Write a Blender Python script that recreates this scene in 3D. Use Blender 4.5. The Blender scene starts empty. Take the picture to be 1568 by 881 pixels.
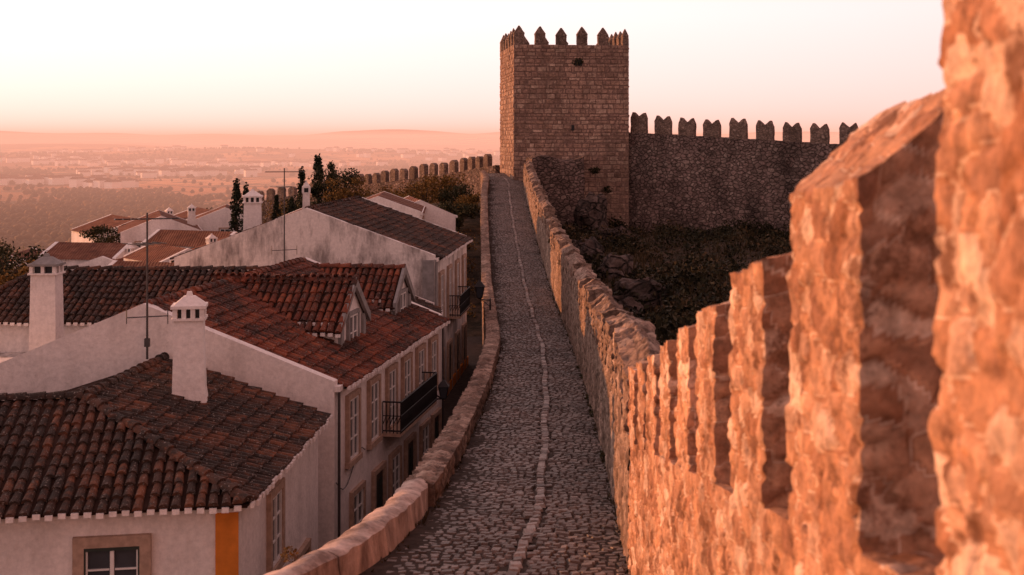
import bpy, math, random
import numpy as np
from mathutils import Vector, noise as mn
random.seed(7); rng=np.random.default_rng(7)
sc=bpy.context.scene
sc.view_settings.view_transform='Standard'; sc.view_settings.look='None'; sc.view_settings.exposure=0

def V(*a): return np.array(a,float)
def unit(v): v=np.array(v,float); return v/np.linalg.norm(v)
UP=V(0,0,1)

# ---------------------------------------------------------------- materials
def nd(nt,t,ins=None,**props):
    n=nt.nodes.new(t)
    for k,v in props.items(): setattr(n,k,v)
    for k,v in (ins or {}).items():
        s=n.inputs[k]
        if isinstance(v,bpy.types.NodeSocket): nt.links.new(v,s)
        else: s.default_value=v
    return n
def c4(c): return (c[0],c[1],c[2],1.0)
def newmat(name,rough=.85,spec=.25):
    m=bpy.data.materials.new(name); m.use_nodes=True; nt=m.node_tree; nt.nodes.clear()
    out=nt.nodes.new('ShaderNodeOutputMaterial'); b=nt.nodes.new('ShaderNodeBsdfPrincipled')
    b.inputs['Roughness'].default_value=rough; b.inputs['Specular IOR Level'].default_value=spec
    nt.links.new(b.outputs[0],out.inputs[0]); return m,nt,b
def ramp(nt,fac,stops,interp='LINEAR'):
    r=nt.nodes.new('ShaderNodeValToRGB'); nt.links.new(fac,r.inputs[0]); r.color_ramp.interpolation=interp
    e=r.color_ramp.elements
    while len(e)<len(stops): e.new(.5)
    for i,(p,c) in enumerate(stops):
        e[i].position=p; e[i].color=c4(c) if hasattr(c,'__len__') else (c,c,c,1)
    return r.outputs[0]
def mix(nt,f,a,b,bt='MIX'):
    n=nt.nodes.new('ShaderNodeMixRGB'); n.blend_type=bt
    for i,v in enumerate((f,a,b)):
        if isinstance(v,bpy.types.NodeSocket): nt.links.new(v,n.inputs[i])
        else: n.inputs[i].default_value=v if i==0 else c4(v)
    return n.outputs[0]
def mth(nt,op,a,b=0.0):
    n=nt.nodes.new('ShaderNodeMath'); n.operation=op
    for i,v in enumerate((a,b)):
        if isinstance(v,bpy.types.NodeSocket): nt.links.new(v,n.inputs[i])
        else: n.inputs[i].default_value=v
    return n.outputs[0]
def noi(nt,co,scale,detail=4,rough=.6): 
    return nd(nt,'ShaderNodeTexNoise',{'Vector':co,'Scale':scale,'Detail':detail,'Roughness':rough}).outputs[0]
def objco(nt): return nd(nt,'ShaderNodeTexCoord').outputs['Object']

def stone_mat(name,cols,vs=3.0,mortar=(.3,.22,.17),bump=.5,mode='vor',stain=.6,fine=14,lichen=None,dist=.05,zs=1.5,bd=.04,spec=.15,rough=.92,mr=(.15,.5)):
    m,nt,b=newmat(name,rough,spec); co=objco(nt)
    st=[(i/(len(cols)-1),c) for i,c in enumerate(cols)]
    edge=None
    if mode=='island':
        g=nd(nt,'ShaderNodeNewGeometry').outputs['Random Per Island']; col=ramp(nt,g,st)
    elif mode=='attr':
        at=nd(nt,'ShaderNodeAttribute'); at.attribute_name='stone'
        sp=nd(nt,'ShaderNodeSeparateColor',{0:at.outputs['Color']})
        col=mix(nt,ramp(nt,sp.outputs[1],[(mr[0],0.0),(mr[1],1.0)]),mortar,ramp(nt,sp.outputs[0],st))
    else:
        ns=nd(nt,'ShaderNodeTexNoise',{'Vector':co,'Scale':1.3,'Detail':2.0})
        v1=nd(nt,'ShaderNodeVectorMath',{0:ns.outputs[1],1:(.5,.5,.5)},operation='SUBTRACT')
        v2=nd(nt,'ShaderNodeVectorMath',{0:v1.outputs[0],'Scale':.35},operation='SCALE')
        v3=nd(nt,'ShaderNodeVectorMath',{0:co,1:v2.outputs[0]},operation='ADD')
        mp=nd(nt,'ShaderNodeMapping',{'Vector':v3.outputs[0],'Scale':(1,1,zs)})
        vo=nd(nt,'ShaderNodeTexVoronoi',{'Vector':mp.outputs[0],'Scale':vs})
        ve=nd(nt,'ShaderNodeTexVoronoi',{'Vector':mp.outputs[0],'Scale':vs},feature='DISTANCE_TO_EDGE')
        sp=nd(nt,'ShaderNodeSeparateColor',{0:vo.outputs['Color']})
        col=ramp(nt,sp.outputs[0],st)
        edge=ramp(nt,ve.outputs['Distance'],[(0,0.0),(dist*2.2,1.0)])
        col=mix(nt,edge,mortar,col)
    f1=noi(nt,co,fine,5,.7); col=mix(nt,.85,col,ramp(nt,f1,[(.3,.4),(.7,1.45)]),'MULTIPLY')
    mpz=nd(nt,'ShaderNodeMapping',{'Vector':co,'Scale':(1,1,.35)})
    f2=noi(nt,mpz.outputs[0],.45,5,.65); col=mix(nt,stain,col,ramp(nt,f2,[(.35,.35),(.62,1.15)]),'MULTIPLY')
    if lichen:
        f3=noi(nt,co,2.6,5,.75); col=mix(nt,ramp(nt,f3,[(.54,0.0),(.62,.9)]),col,lichen)
    nt.links.new(col,b.inputs['Base Color'])
    h=mth(nt,'MULTIPLY',f1,.8)
    f4=noi(nt,co,fine*.3,3,.6); h=mth(nt,'ADD',h,f4)
    if edge is not None: h=mth(nt,'ADD',h,mth(nt,'MULTIPLY',edge,1.0))
    bp=nd(nt,'ShaderNodeBump',{'Height':h,'Strength':bump,'Distance':bd}); nt.links.new(bp.outputs[0],b.inputs['Normal'])
    return m
def plaster_mat(name,col=(.82,.78,.76),dirt=(.28,.24,.22),amt=.6,lo=.45,hi=.7):
    m,nt,b=newmat(name,.9,.15); co=objco(nt)
    mp=nd(nt,'ShaderNodeMapping',{'Vector':co,'Scale':(1,1,.3)})
    a=noi(nt,mp.outputs[0],1.6,6,.7); bb=noi(nt,co,.5,3,.5)
    f=ramp(nt,mth(nt,'ADD',mth(nt,'MULTIPLY',a,.65),mth(nt,'MULTIPLY',bb,.35)),[(lo,0.0),(hi,amt)])
    c=mix(nt,f,col,dirt)
    s=noi(nt,co,9,5,.7); c=mix(nt,.6,c,ramp(nt,s,[(.3,.7),(.65,1.08)]),'MULTIPLY')
    nt.links.new(c,b.inputs['Base Color'])
    bp=nd(nt,'ShaderNodeBump',{'Height':noi(nt,co,5,5,.6),'Strength':.5,'Distance':.05}); nt.links.new(bp.outputs[0],b.inputs['Normal'])
    return m
def tile_mat(name,cols,lich=(.028,.022,.019),lo=.45,hi=.6,amt=.85):
    m,nt,b=newmat(name,.85,.2); co=objco(nt)
    g=nd(nt,'ShaderNodeNewGeometry').outputs['Random Per Island']
    c=ramp(nt,g,[(i/(len(cols)-1),k) for i,k in enumerate(cols)])
    f=mth(nt,'ADD',mth(nt,'MULTIPLY',noi(nt,co,5.5,5,.75),.6),mth(nt,'MULTIPLY',noi(nt,co,.8,3,.5),.4))
    c=mix(nt,ramp(nt,f,[(lo,0.0),(hi,amt)]),c,lich)
    s=noi(nt,co,22,3,.6); c=mix(nt,ramp(nt,s,[(.61,0.0),(.67,.6)]),c,(.38,.32,.28))
    nt.links.new(c,b.inputs['Base Color'])
    bp=nd(nt,'ShaderNodeBump',{'Height':noi(nt,co,30,3,.6),'Strength':.4,'Distance':.02}); nt.links.new(bp.outputs[0],b.inputs['Normal'])
    return m
def plain(name,col,rough=.7,spec=.3,var=.25,scale=6,metal=0):
    m,nt,b=newmat(name,rough,spec); co=objco(nt)
    s=noi(nt,co,scale,4,.6); c=mix(nt,1.0,col,ramp(nt,s,[(.25,1-var),(.75,1+var)]),'MULTIPLY')
    nt.links.new(c,b.inputs['Base Color']); b.inputs['Metallic'].default_value=metal
    return m
def leaf_mat(name,a,b_,c_):
    m,nt,b=newmat(name,.8,.15)
    g=nd(nt,'ShaderNodeNewGeometry').outputs['Random Per Island']
    nt.links.new(ramp(nt,g,[(0,a),(.6,b_),(1,c_)]),b.inputs['Base Color']); return m

M={}
M['tower']=stone_mat('tower_stone',[(.26,.165,.125),(.47,.31,.23),(.35,.225,.17),(.57,.41,.31),(.31,.195,.15),(.43,.275,.2)],mode='island',stain=.75,fine=3.5,bump=.9,lichen=(.17,.11,.09),bd=.1)
M['mortar']=plain('mortar',(.2,.13,.105),.95,.1,.5,5)
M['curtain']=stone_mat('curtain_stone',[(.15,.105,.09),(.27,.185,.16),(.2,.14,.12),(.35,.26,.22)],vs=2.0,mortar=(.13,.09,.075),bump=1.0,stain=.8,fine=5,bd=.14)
M['rubble']=stone_mat('rubble_stone',[(.15,.1,.078),(.33,.22,.17),(.22,.145,.11),(.43,.31,.245),(.18,.115,.085)],mode='attr',mortar=(.13,.085,.068),stain=.6,fine=8,bump=1.0,lichen=(.09,.06,.047),mr=(.05,.4))
M['rubble_v']=stone_mat('parapet_stone',[(.17,.115,.09),(.32,.22,.17),(.24,.16,.125),(.4,.29,.23)],vs=3.2,mortar=(.16,.115,.095),bump=.9,stain=.6,fine=9,lichen=(.1,.07,.055))
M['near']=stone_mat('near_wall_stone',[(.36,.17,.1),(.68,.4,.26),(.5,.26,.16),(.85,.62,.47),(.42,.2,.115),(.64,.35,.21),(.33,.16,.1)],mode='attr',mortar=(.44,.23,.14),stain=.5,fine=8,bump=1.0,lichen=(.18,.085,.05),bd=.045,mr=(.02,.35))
M['cobble']=stone_mat('cobble_stone',[(.105,.075,.064),(.18,.132,.115),(.135,.098,.085),(.25,.19,.165),(.12,.085,.073),(.19,.14,.122)],mode='island',stain=.5,fine=12,bump=.7,bd=.015,spec=.4,rough=.6)
M['cobble_l']=stone_mat('cobble_light',[(.26,.2,.175),(.35,.28,.25),(.2,.15,.135)],mode='island',stain=.3,fine=12,bump=.4,bd=.015,spec=.4,rough=.6)
M['dirt']=plain('road_dirt',(.05,.036,.03),.95,.1,.5,4)
M['plaster']=plaster_mat('white_plaster',(.82,.75,.72),amt=.5,lo=.48,hi=.74)
M['plaster_w']=plain('far_white_wall',(.85,.78,.72),.9,.1,.08,1)
M['plaster_old']=plaster_mat('weathered_plaster',(.78,.71,.67),(.2,.17,.16),.85,.46,.6)
M['plaster_pink']=plaster_mat('parapet_plaster',(.66,.5,.43),(.16,.11,.09),.9,.43,.6)
M['ochre']=plain('ochre_paint',(.62,.2,.03),.8,.2,.2,3)
M['grey']=plain('grey_paint',(.25,.235,.23),.85,.2,.3,4)
M['tile_dark']=tile_mat('old_roof_tile',[(.14,.055,.032),(.07,.038,.028),(.19,.072,.038),(.095,.045,.031),(.052,.033,.027)],lo=.42,hi=.54,amt=.9)
M['tile_red']=tile_mat('red_roof_tile',[(.23,.062,.031),(.14,.044,.028),(.28,.082,.04),(.11,.041,.028),(.19,.05,.028)],lo=.44,hi=.57,amt=.85)
M['tile_base']=plain('roof_bed',(.038,.02,.015),.95,.1,.4,6)
M['surround']=plain('stone_surround',(.4,.28,.215),.85,.2,.3,7)
M['glass']=plain('window_glass',(.05,.055,.065),.12,.6,.3,1.5)
M['wframe']=plain('white_frame',(.75,.72,.7),.5,.3,.1)
M['dark']=plain('dark_green_paint',(.03,.04,.035),.5,.3,.2)
M['door']=plain('door_wood',(.07,.05,.04),.6,.3,.3)
M['iron']=plain('black_iron',(.012,.012,.014),.5,.4,.2)
M['metal']=plain('antenna_metal',(.06,.05,.05),.5,.4,.2)
M['bark']=plain('bark',(.08,.055,.04),.95,.1,.4)
M['leaf_d']=leaf_mat('dark_foliage',(.018,.02,.009),(.036,.036,.016),(.08,.058,.025))
M['leaf_w']=leaf_mat('warm_foliage',(.07,.045,.015),(.16,.09,.025),(.28,.14,.035))
M['leaf_v']=leaf_mat('valley_foliage',(.06,.035,.015),(.09,.05,.02),(.14,.075,.028))
M['leaf_s']=leaf_mat('shrub_foliage',(.01,.01,.005),(.024,.022,.01),(.055,.042,.018))
M['leaf_c']=leaf_mat('cypress_foliage',(.012,.016,.01),(.025,.03,.016),(.04,.04,.022))
M['grassm']=leaf_mat('dry_grass',(.025,.02,.01),(.06,.042,.02),(.12,.075,.038))
M['rock']=stone_mat('rock',[(.07,.053,.045),(.15,.11,.095),(.105,.075,.065)],vs=.9,mortar=(.03,.024,.02),bump=1.0,stain=.8,fine=3,bd=.15)

def far_roof():
    m,nt,b=newmat('clay_roof',.9,.1); co=objco(nt)
    s=noi(nt,co,1.2,5,.7); c=ramp(nt,s,[(.3,(.09,.036,.027)),(.5,(.17,.068,.043)),(.7,(.26,.12,.078))])
    nt.links.new(c,b.inputs['Base Color'])
    w=nd(nt,'ShaderNodeTexWave',{'Vector':co,'Scale':1.6,'Distortion':.6}); 
    bp=nd(nt,'ShaderNodeBump',{'Height':w.outputs[1],'Strength':.7,'Distance':.1}); nt.links.new(bp.outputs[0],b.inputs['Normal']); return m
M['froof']=far_roof()
def ground_mat():
    m,nt,b=newmat('ground_earth',.95,.1); co=objco(nt)
    sep=nd(nt,'ShaderNodeSeparateXYZ',{0:co})
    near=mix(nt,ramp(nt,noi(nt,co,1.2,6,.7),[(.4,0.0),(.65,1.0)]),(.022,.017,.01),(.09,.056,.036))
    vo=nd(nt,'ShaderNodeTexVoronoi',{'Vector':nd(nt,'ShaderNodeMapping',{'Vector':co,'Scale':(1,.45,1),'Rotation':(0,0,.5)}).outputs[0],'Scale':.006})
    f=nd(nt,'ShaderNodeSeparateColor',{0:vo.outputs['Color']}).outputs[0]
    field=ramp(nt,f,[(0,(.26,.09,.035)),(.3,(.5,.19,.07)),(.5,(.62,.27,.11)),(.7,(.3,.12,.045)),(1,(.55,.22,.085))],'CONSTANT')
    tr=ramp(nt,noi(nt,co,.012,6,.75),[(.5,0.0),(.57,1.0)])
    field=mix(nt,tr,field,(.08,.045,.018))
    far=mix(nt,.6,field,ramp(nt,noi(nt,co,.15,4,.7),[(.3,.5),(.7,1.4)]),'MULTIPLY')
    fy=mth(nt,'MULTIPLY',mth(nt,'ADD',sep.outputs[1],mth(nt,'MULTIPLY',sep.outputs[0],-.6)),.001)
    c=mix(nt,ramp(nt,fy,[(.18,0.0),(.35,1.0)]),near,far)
    nt.links.new(c,b.inputs['Base Color'])
    bp=nd(nt,'ShaderNodeBump',{'Height':noi(nt,co,3,5,.7),'Strength':.8,'Distance':.15}); nt.links.new(bp.outputs[0],b.inputs['Normal'])
    return m
M['ground']=ground_mat()

# ---------------------------------------------------------------- mesh builder
def hsh(p,k=0.0):
    t=math.sin(p[0]*12.9898+p[1]*78.233+p[2]*37.719+k)*43758.5453; return t-math.floor(t)
class MB:
    def __init__(s): s.v=[]; s.f=[]; s.m=[]; s.c=[]
    def add(s,vs,fs,mi=0):
        o=len(s.v); s.v.extend([tuple(map(float,p)) for p in vs])
        for f in fs: s.f.append(tuple(o+i for i in f)); s.m.append(mi)
    def quad(s,a,b,c,d,mi=0): s.add([a,b,c,d],[(0,1,2,3)],mi)
    def poly(s,pts,mi=0): s.add(pts,[tuple(range(len(pts)))],mi)
    def hexa(s,p,mi=0):
        s.add(p,[(3,2,1,0),(4,5,6,7),(0,1,5,4),(1,2,6,5),(2,3,7,6),(3,0,4,7)],mi)
    def obox(s,c,a,n,sa,sn,sz,mi=0):
        c=np.array(c,float);a=np.array(a,float)*sa/2;n=np.array(n,float)*sn/2;u=UP*sz/2
        s.hexa([c-a-n-u,c+a-n-u,c+a+n-u,c-a+n-u,c-a-n+u,c+a-n+u,c+a+n+u,c-a+n+u],mi)
    def tube(s,p,q,r0,r1,k=6,mi=0):
        p=np.array(p,float);q=np.array(q,float);d=unit(q-p)
        x=np.cross(d,V(0,0,1) if abs(d[2])<.9 else V(1,0,0)); x=unit(x); y=np.cross(d,x)
        vs=[]
        for c,r in((p,r0),(q,r1)):
            for i in range(k): t=2*math.pi*i/k; vs.append(c+(x*math.cos(t)+y*math.sin(t))*r)
        s.add(vs,[(i,(i+1)%k,k+(i+1)%k,k+i) for i in range(k)]+[tuple(range(k))[::-1],tuple(range(k,2*k))],mi)
    def rbox(s,fn,nx,ny,nz,amp=.04,freq=2.5,mi=0,P=None,skip=()):
        def P0(u,v,w):
            p=np.array(fn(u,v,w),float)
            d=mn.noise_vector(Vector(p*freq)); d2=mn.noise_vector(Vector(p*freq*3.1+7))
            return p+np.array(d)*amp+np.array(d2)*amp*.4
        PP=P or P0
        def face(k,g,na,nb,flip):
            if k in skip: return
            vs=[PP(*g(i/na,j/nb)) for j in range(nb+1) for i in range(na+1)]
            fs=[]
            for j in range(nb):
                for i in range(na):
                    q=(j*(na+1)+i,j*(na+1)+i+1,(j+1)*(na+1)+i+1,(j+1)*(na+1)+i)
                    fs.append(q[::-1] if flip else q)
            s.add(vs,fs,mi)
        face('v0',lambda a,b:(a,0,b),nx,nz,False); face('v1',lambda a,b:(a,1,b),nx,nz,True)
        face('u0',lambda a,b:(0,a,b),ny,nz,True); face('u1',lambda a,b:(1,a,b),ny,nz,False)
        face('w1',lambda a,b:(a,b,1),nx,ny,False); face('w0',lambda a,b:(a,b,0),nx,ny,True)
    def rub(s,fn,nx,ny,nz,amp=.035,freq=3.6,zs=1.45,vends=True,skip=('w0',),rough=.02,soft=.22):
        def P(u,v,w):
            p=np.array(fn(u,v,w),float)
            q=Vector((p[0]*freq,p[1]*freq,p[2]*freq*zs)); q=q+mn.noise_vector(q*.6)*.35+mn.noise_vector(q*2.5)*.07
            ds,ps=mn.voronoi(q)
            e=min(1,max(0,(ds[1]-ds[0])/soft)); c=ps[0]; rnd=hsh(c)
            n1=mn.noise(Vector(p*9)); n2=mn.noise(Vector(p*2.2)); n3=mn.noise(Vector(p*22))
            h=amp*(e*(2-e))*(.45+.8*rnd)+rough*(n1+.5*n3)+.02*n2
            fu,fw=abs(2*u-1)**9,max(0,2*w-1)**9; fv=abs(2*v-1)**9 if vends else 0
            d=V((1 if u>.5 else -1)*fu,(1 if v>.5 else -1)*fv,fw)
            s.c.append((hsh(c,2.7),e,0,1)); return p+d*h
        s.rbox(fn,nx,ny,nz,mi=0,P=P,skip=skip)
    def obj(s,name,mats,parent=None,smooth=False):
        me=bpy.data.meshes.new(name); me.from_pydata(s.v,[],s.f)
        for m in mats: me.materials.append(M[m] if isinstance(m,str) else m)
        me.polygons.foreach_set('material_index',s.m)
        if smooth: me.polygons.foreach_set('use_smooth',[True]*len(s.f))
        if s.c and len(s.c)==len(s.v):
            at=me.attributes.new('stone','FLOAT_COLOR','POINT'); at.data.foreach_set('color',np.array(s.c,dtype=np.float32).ravel())
        me.update(); o=bpy.data.objects.new(name,me); sc.collection.objects.link(o)
        if parent: o.parent=parent
        return o
def empty(name):
    o=bpy.data.objects.new(name,None); sc.collection.objects.link(o); return o

def masonry(mb,p00,p10,p11,p01,ch,sw,proud,mi=0,gap=.02,bev=.03,jit=.25):
    p00,p10,p11,p01=[np.array(p,float) for p in (p00,p10,p11,p01)]
    W=np.linalg.norm(p10-p00); H=(np.linalg.norm(p01-p00)+np.linalg.norm(p11-p10))/2
    n=unit(np.cross(p10-p00,(p01+p11)/2-(p00+p10)/2))
    def bl(x,y):
        s_,t_=x/W,y/H
        return p00*(1-s_)*(1-t_)+p10*s_*(1-t_)+p11*s_*t_+p01*(1-s_)*t_
    y=0
    while y<H-.03:
        h=ch*random.uniform(.65,1.35)
        if y+h>H-.4*ch: h=H-y
        x=-random.uniform(0,sw)
        while x<W:
            w=sw*random.uniform(.4,1.6); x0=max(x,0); x1=min(x+w,W)
            if W-x1<.3*sw: x1=W; 
            if x1-x0>.1*sw:
                pr=proud*random.uniform(.2,1.5); r=lambda:random.uniform(-jit,jit)*bev
                g=gap/2; b=min(bev,(x1-x0)*.3,h*.3)
                o=[(x0+g,y+g),(x1-g,y+g),(x1-g,y+h-g),(x0+g,y+h-g)]
                i_=[(x0+g+b,y+g+b),(x1-g-b,y+g+b),(x1-g-b,y+h-g-b),(x0+g+b,y+h-g-b)]
                vs=[bl(*q)-n*.02 for q in o]+[bl(q[0]+r(),q[1]+r())+n*(pr+r()*.4) for q in i_]
                mb.add(vs,[(4,5,6,7),(0,1,5,4),(1,2,6,5),(2,3,7,6),(3,0,4,7)],mi)
            if x1>=W: break
            x+=w
        y+=h

# ---------------------------------------------------------------- road profile
ST=np.array([
(-12,-3.4,1.7,-5.9,2.9),(14,-3.2,1.7,-5.95,2.9),(17.7,-2.1,1.7,-6.19,2.9),(21.3,-1.5,1.86,-6.55,3.1),(28.1,-1.17,2.13,-7.18,3.2),(39,-.75,2.4,-7.9,3.2),(50,-.5,2.5,-8.4,3.3),
(60,-.8,2.5,-8.75,3.5),(71,-1.2,2.35,-8.75,3.6),(87,-1.65,1.95,-7.6,3.4),(100,-2.0,1.6,-6.35,3.0),(114,-2.3,1.3,-5.05,2.8),(124,-2.3,1.1,-4.1,2.7),(134,-3.2,-.9,-3.4,2.5)])
YD=np.linspace(-12,134,1461)
def sm(c,k=25):
    a=np.interp(YD,ST[:,0],ST[:,c]); p=np.pad(a,k,'edge'); return np.convolve(p,np.ones(2*k+1)/(2*k+1),'valid')
XL,XR,ZR,HR=[sm(i) for i in (1,2,3,4)]
def R(y): return [float(np.interp(y,YD,a)) for a in (XL,XR,ZR,HR)]

# ---------------------------------------------------------------- terrain
LP=([-100,72,90,105,114,125,140,160,200],[-11.7,-11.7,-9.9,-7.6,-6.4,-6.2,-8,-11,-13])
def sstep(t): t=np.clip(t,0,1); return t*t*(3-2*t)
def terr(x,y):
    L=np.interp(y,*LP)-np.clip((-7-x)*.14,0,6)*sstep((y-60)/40)
    Rr=-8.4+.5*np.sin(x*.5+y*.13)+.3*np.sin(x*.9-y*.21)+1.2*np.clip((45-y)/20,-1,1)*-1*np.clip((45-y)/20,0,1)
    core=L+(Rr-L)*sstep((x-1.6)/1.4)
    core=np.where((y>100)&(x>1.6),core*1.0-1.0*sstep((x-3)/4)*sstep((y-100)/15),core)
    dx=np.maximum(0,np.maximum(-16-x,x-60)); dy=np.maximum(0,np.maximum(y-170,-60-y)); d=np.hypot(dx,dy)
    val=-64+0*x
    return core+(val-core)*sstep((d+4)/190*(d>0))
def hills(x,y):
    n1=mn.noise(Vector((x*.00035,y*.0003,1.3))); n2=mn.noise(Vector((x*.0012,y*.0009,4.1))); n3=mn.noise(Vector((x*.0007,y*.0005,8.4)))
    r=math.hypot(x,y)
    h=14*sstep((r-1300)/1500)*(n2+.25)
    h+=38*sstep((r-2700)/1300)*(.75+.6*n1+.4*n2)
    h+=95*sstep((r-6500)/5000)*(.95+.35*n1+.35*n3+.14*n2)
    return h
xs=np.concatenate([-np.geomspace(14000,90,110),np.linspace(-88,-6,50),np.linspace(-5,8,27),np.linspace(9,70,40),np.geomspace(75,14000,50)])
ys=np.concatenate([-np.geomspace(3000,60,14),np.linspace(-50,220,180),np.geomspace(225,18000,150)])
tv=[];nx=len(xs)
for y in ys:
    z=terr(xs,np.full(nx,y))
    for i,x in enumerate(xs):
        zz=float(z[i])
        if abs(x)>90 or y>220 or y<-60: zz+=float(hills(x,y))
        zz+=.25*mn.noise(Vector((x*.4,y*.4,0))) if abs(x)<90 and y<220 else 0
        tv.append((x,y,zz))
mb=MB(); mb.v=tv
for j in range(len(ys)-1):
    for i in range(nx-1):
        mb.f.append((j*nx+i,j*nx+i+1,(j+1)*nx+i+1,(j+1)*nx+i)); mb.m.append(0)
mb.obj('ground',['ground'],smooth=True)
def gz(x,y): 
    z=float(terr(np.array([float(x)]),np.array([float(y)]))[0])
    if abs(x)>90 or y>220: z+=float(hills(x,y))
    return z

# ---------------------------------------------------------------- cobbled road
mb=MB(); stp=1.0; yy=np.arange(-12,133.5,stp)
for k in range(len(yy)-1):
    a=R(yy[k]);b=R(yy[k+1])
    mb.quad((a[0]-.2,yy[k],a[2]),(a[1]+.2,yy[k],a[2]),(b[1]+.2,yy[k+1],b[2]),(b[0]-.2,yy[k+1],b[2]))
road=empty('cobblestone_road'); mb.obj('bed',['dirt'],road)
mb=MB(); y=12.0
def cob(cx,cy,z,w,l,hh,crown,dz,y,mi):
    tx=random.uniform(-.13,.13);ty=random.uniform(-.13,.13)
    ang=random.uniform(-.3,.3) if mi==0 else random.uniform(-.1,.1); ca,sa=math.cos(ang),math.sin(ang)
    vs=[]
    for (fx,fy,top) in [(-1,-1,0),(1,-1,0),(1,1,0),(-1,1,0),(-1,-1,1),(1,-1,1),(1,1,1),(-1,1,1)]:
        k=.72 if top else .97
        px=fx*w/2*k*random.uniform(.82,1.04); py=fy*l/2*k*random.uniform(.82,1.04)
        qx=px*ca-py*sa;qy=px*sa+py*ca
        zz=z+dz*(cy+qy-y)+crown+((hh+qx*tx+qy*ty) if top else -.01)+.012
        vs.append((cx+qx,cy+qy,zz))
    mb.add(vs,[(4,5,6,7),(0,1,5,4),(1,2,6,5),(2,3,7,6),(3,0,4,7)],mi)
while y<132:
    xl,xr,z,_=R(y); z2=R(y+.1)[2]; dz=(z2-z)/.1
    pitch=.165 if y<75 else .2
    xc=(xl+xr)/2+.25+.03*math.sin(y*.9)
    x=xl+random.uniform(0,.1)
    while x<xr:
        w=pitch*random.uniform(.6,1.4)
        cx=x+w/2
        if abs(cx-xc)>.13:
            crown=-.05*((cx-xc)/1.7)**2+.03*mn.noise(Vector((cx*.8,y*.8,0)))
            cob(cx,y+random.uniform(-.03,.03)+.04*math.sin(x*4),z,w,pitch*random.uniform(.75,1.05),.035+random.uniform(-.012,.015),crown,dz,y,0)
        x+=w+.006
    y+=pitch*.95
y=12.0
while y<132:   # spine of larger pale stones
    xl,xr,z,_=R(y); z2=R(y+.1)[2]; dz=(z2-z)/.1; xc=(xl+xr)/2+.25+.03*math.sin(y*.9); l=random.uniform(.22,.36)
    cob(xc,y+l/2,z,.22*random.uniform(.8,1.1),l,.045,.03*mn.noise(Vector((xc*.8,y*.8,0))),dz,y,1 if random.random()<.7 else 0)
    y+=l+.01
mb.obj('cobbles',['cobble','cobble_l'],road)
mb=MB()
for i in range(1500):
    y=random.uniform(17,90); a=R(y); x=a[1]-abs(random.gauss(0,.08)) if random.random()<.6 else a[0]+abs(random.gauss(0,.07))
    h=random.uniform(.04,.14)*(1 if mn.noise(Vector((y*.7,x,0)))>0 else .4)
    for k in range(3):
        an=random.uniform(0,6.28); dx,dy=math.cos(an)*.015,math.sin(an)*.015; lx,ly=random.uniform(-.06,.06),random.uniform(-.06,.06)
        mb.add([(x-dx,y-dy,a[2]),(x+dx,y+dy,a[2]),(x+lx,y+ly,a[2]+h)],[(0,1,2)],0)
mb.obj('roadside_weeds',['grassm'])

# ---------------------------------------------------------------- path battlement wall
g=empty('path_battlement_wall')
mbc=MB(); T=.62
y=18.0
while y<121:
    y2=min(y+2.0,121.0); a=R(y);b=R(y2)
    ny=44 if y<35 else (26 if y<70 else 14); nz=48 if y<35 else (30 if y<70 else 18)
    def fn(u,v,w):
        X=a[1]+(b[1]-a[1])*v+T*u; zr=a[2]+(b[2]-a[2])*v-.2; zs_=zr+.2+(a[3]+(b[3]-a[3])*v)-1.05
        return (X,y+(y2-y)*v,zr+(zs_-zr)*w)
    mbc.rub(fn,6,ny,nz,.055,3.0,1.4,False,('w0','v0','v1','u1'))
    def fb(u,v,w):
        X=a[1]+(b[1]-a[1])*v+.03+(T-.03)*u; zs_=(a[2]+(b[2]-a[2])*v)+(a[3]+(b[3]-a[3])*v)-1.08
        return (X,y+(y2-y)*v,-12.5+(zs_+12.5)*w)
    mbc.rub(fb,2,8,16,.04,3.0,1.4,False,('w0','v0','v1','u0','w1'))
    y=y2
y=18.35; 
while y<119.5:
    L=random.uniform(.8,1.1); a=R(y);b=R(y+L)
    s0=a[2]+a[3]-1.07; s1=b[2]+b[3]-1.07; top=(a[2]+a[3]+b[2]+b[3])/2+random.uniform(-.2,.12)
    xa,xb=a[1]-.01,b[1]-.01; tw=T+.02; rise=random.uniform(.05,.3); tl_=random.uniform(-.1,.1)
    def fn(u,v,w):
        X=(xa+(xb-xa)*v)+tw*u; Y=y+L*v; zb=s0+(s1-s0)*v
        zt=top+rise*(1-abs(2*u-1.1))-rise*.6+tl_*(2*v-1)
        return (X,Y,zb+(zt-zb)*w)
    k=1.3 if y<40 else (.7 if y<75 else .45)
    mbc.rub(fn,int(12*k),int(18*k),int(20*k),.055,3.2,1.3,True,('w0',),.04)
    y+=L+random.uniform(.65,.85)
mbc.obj('rubble_masonry',['rubble'],g,True)

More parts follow.
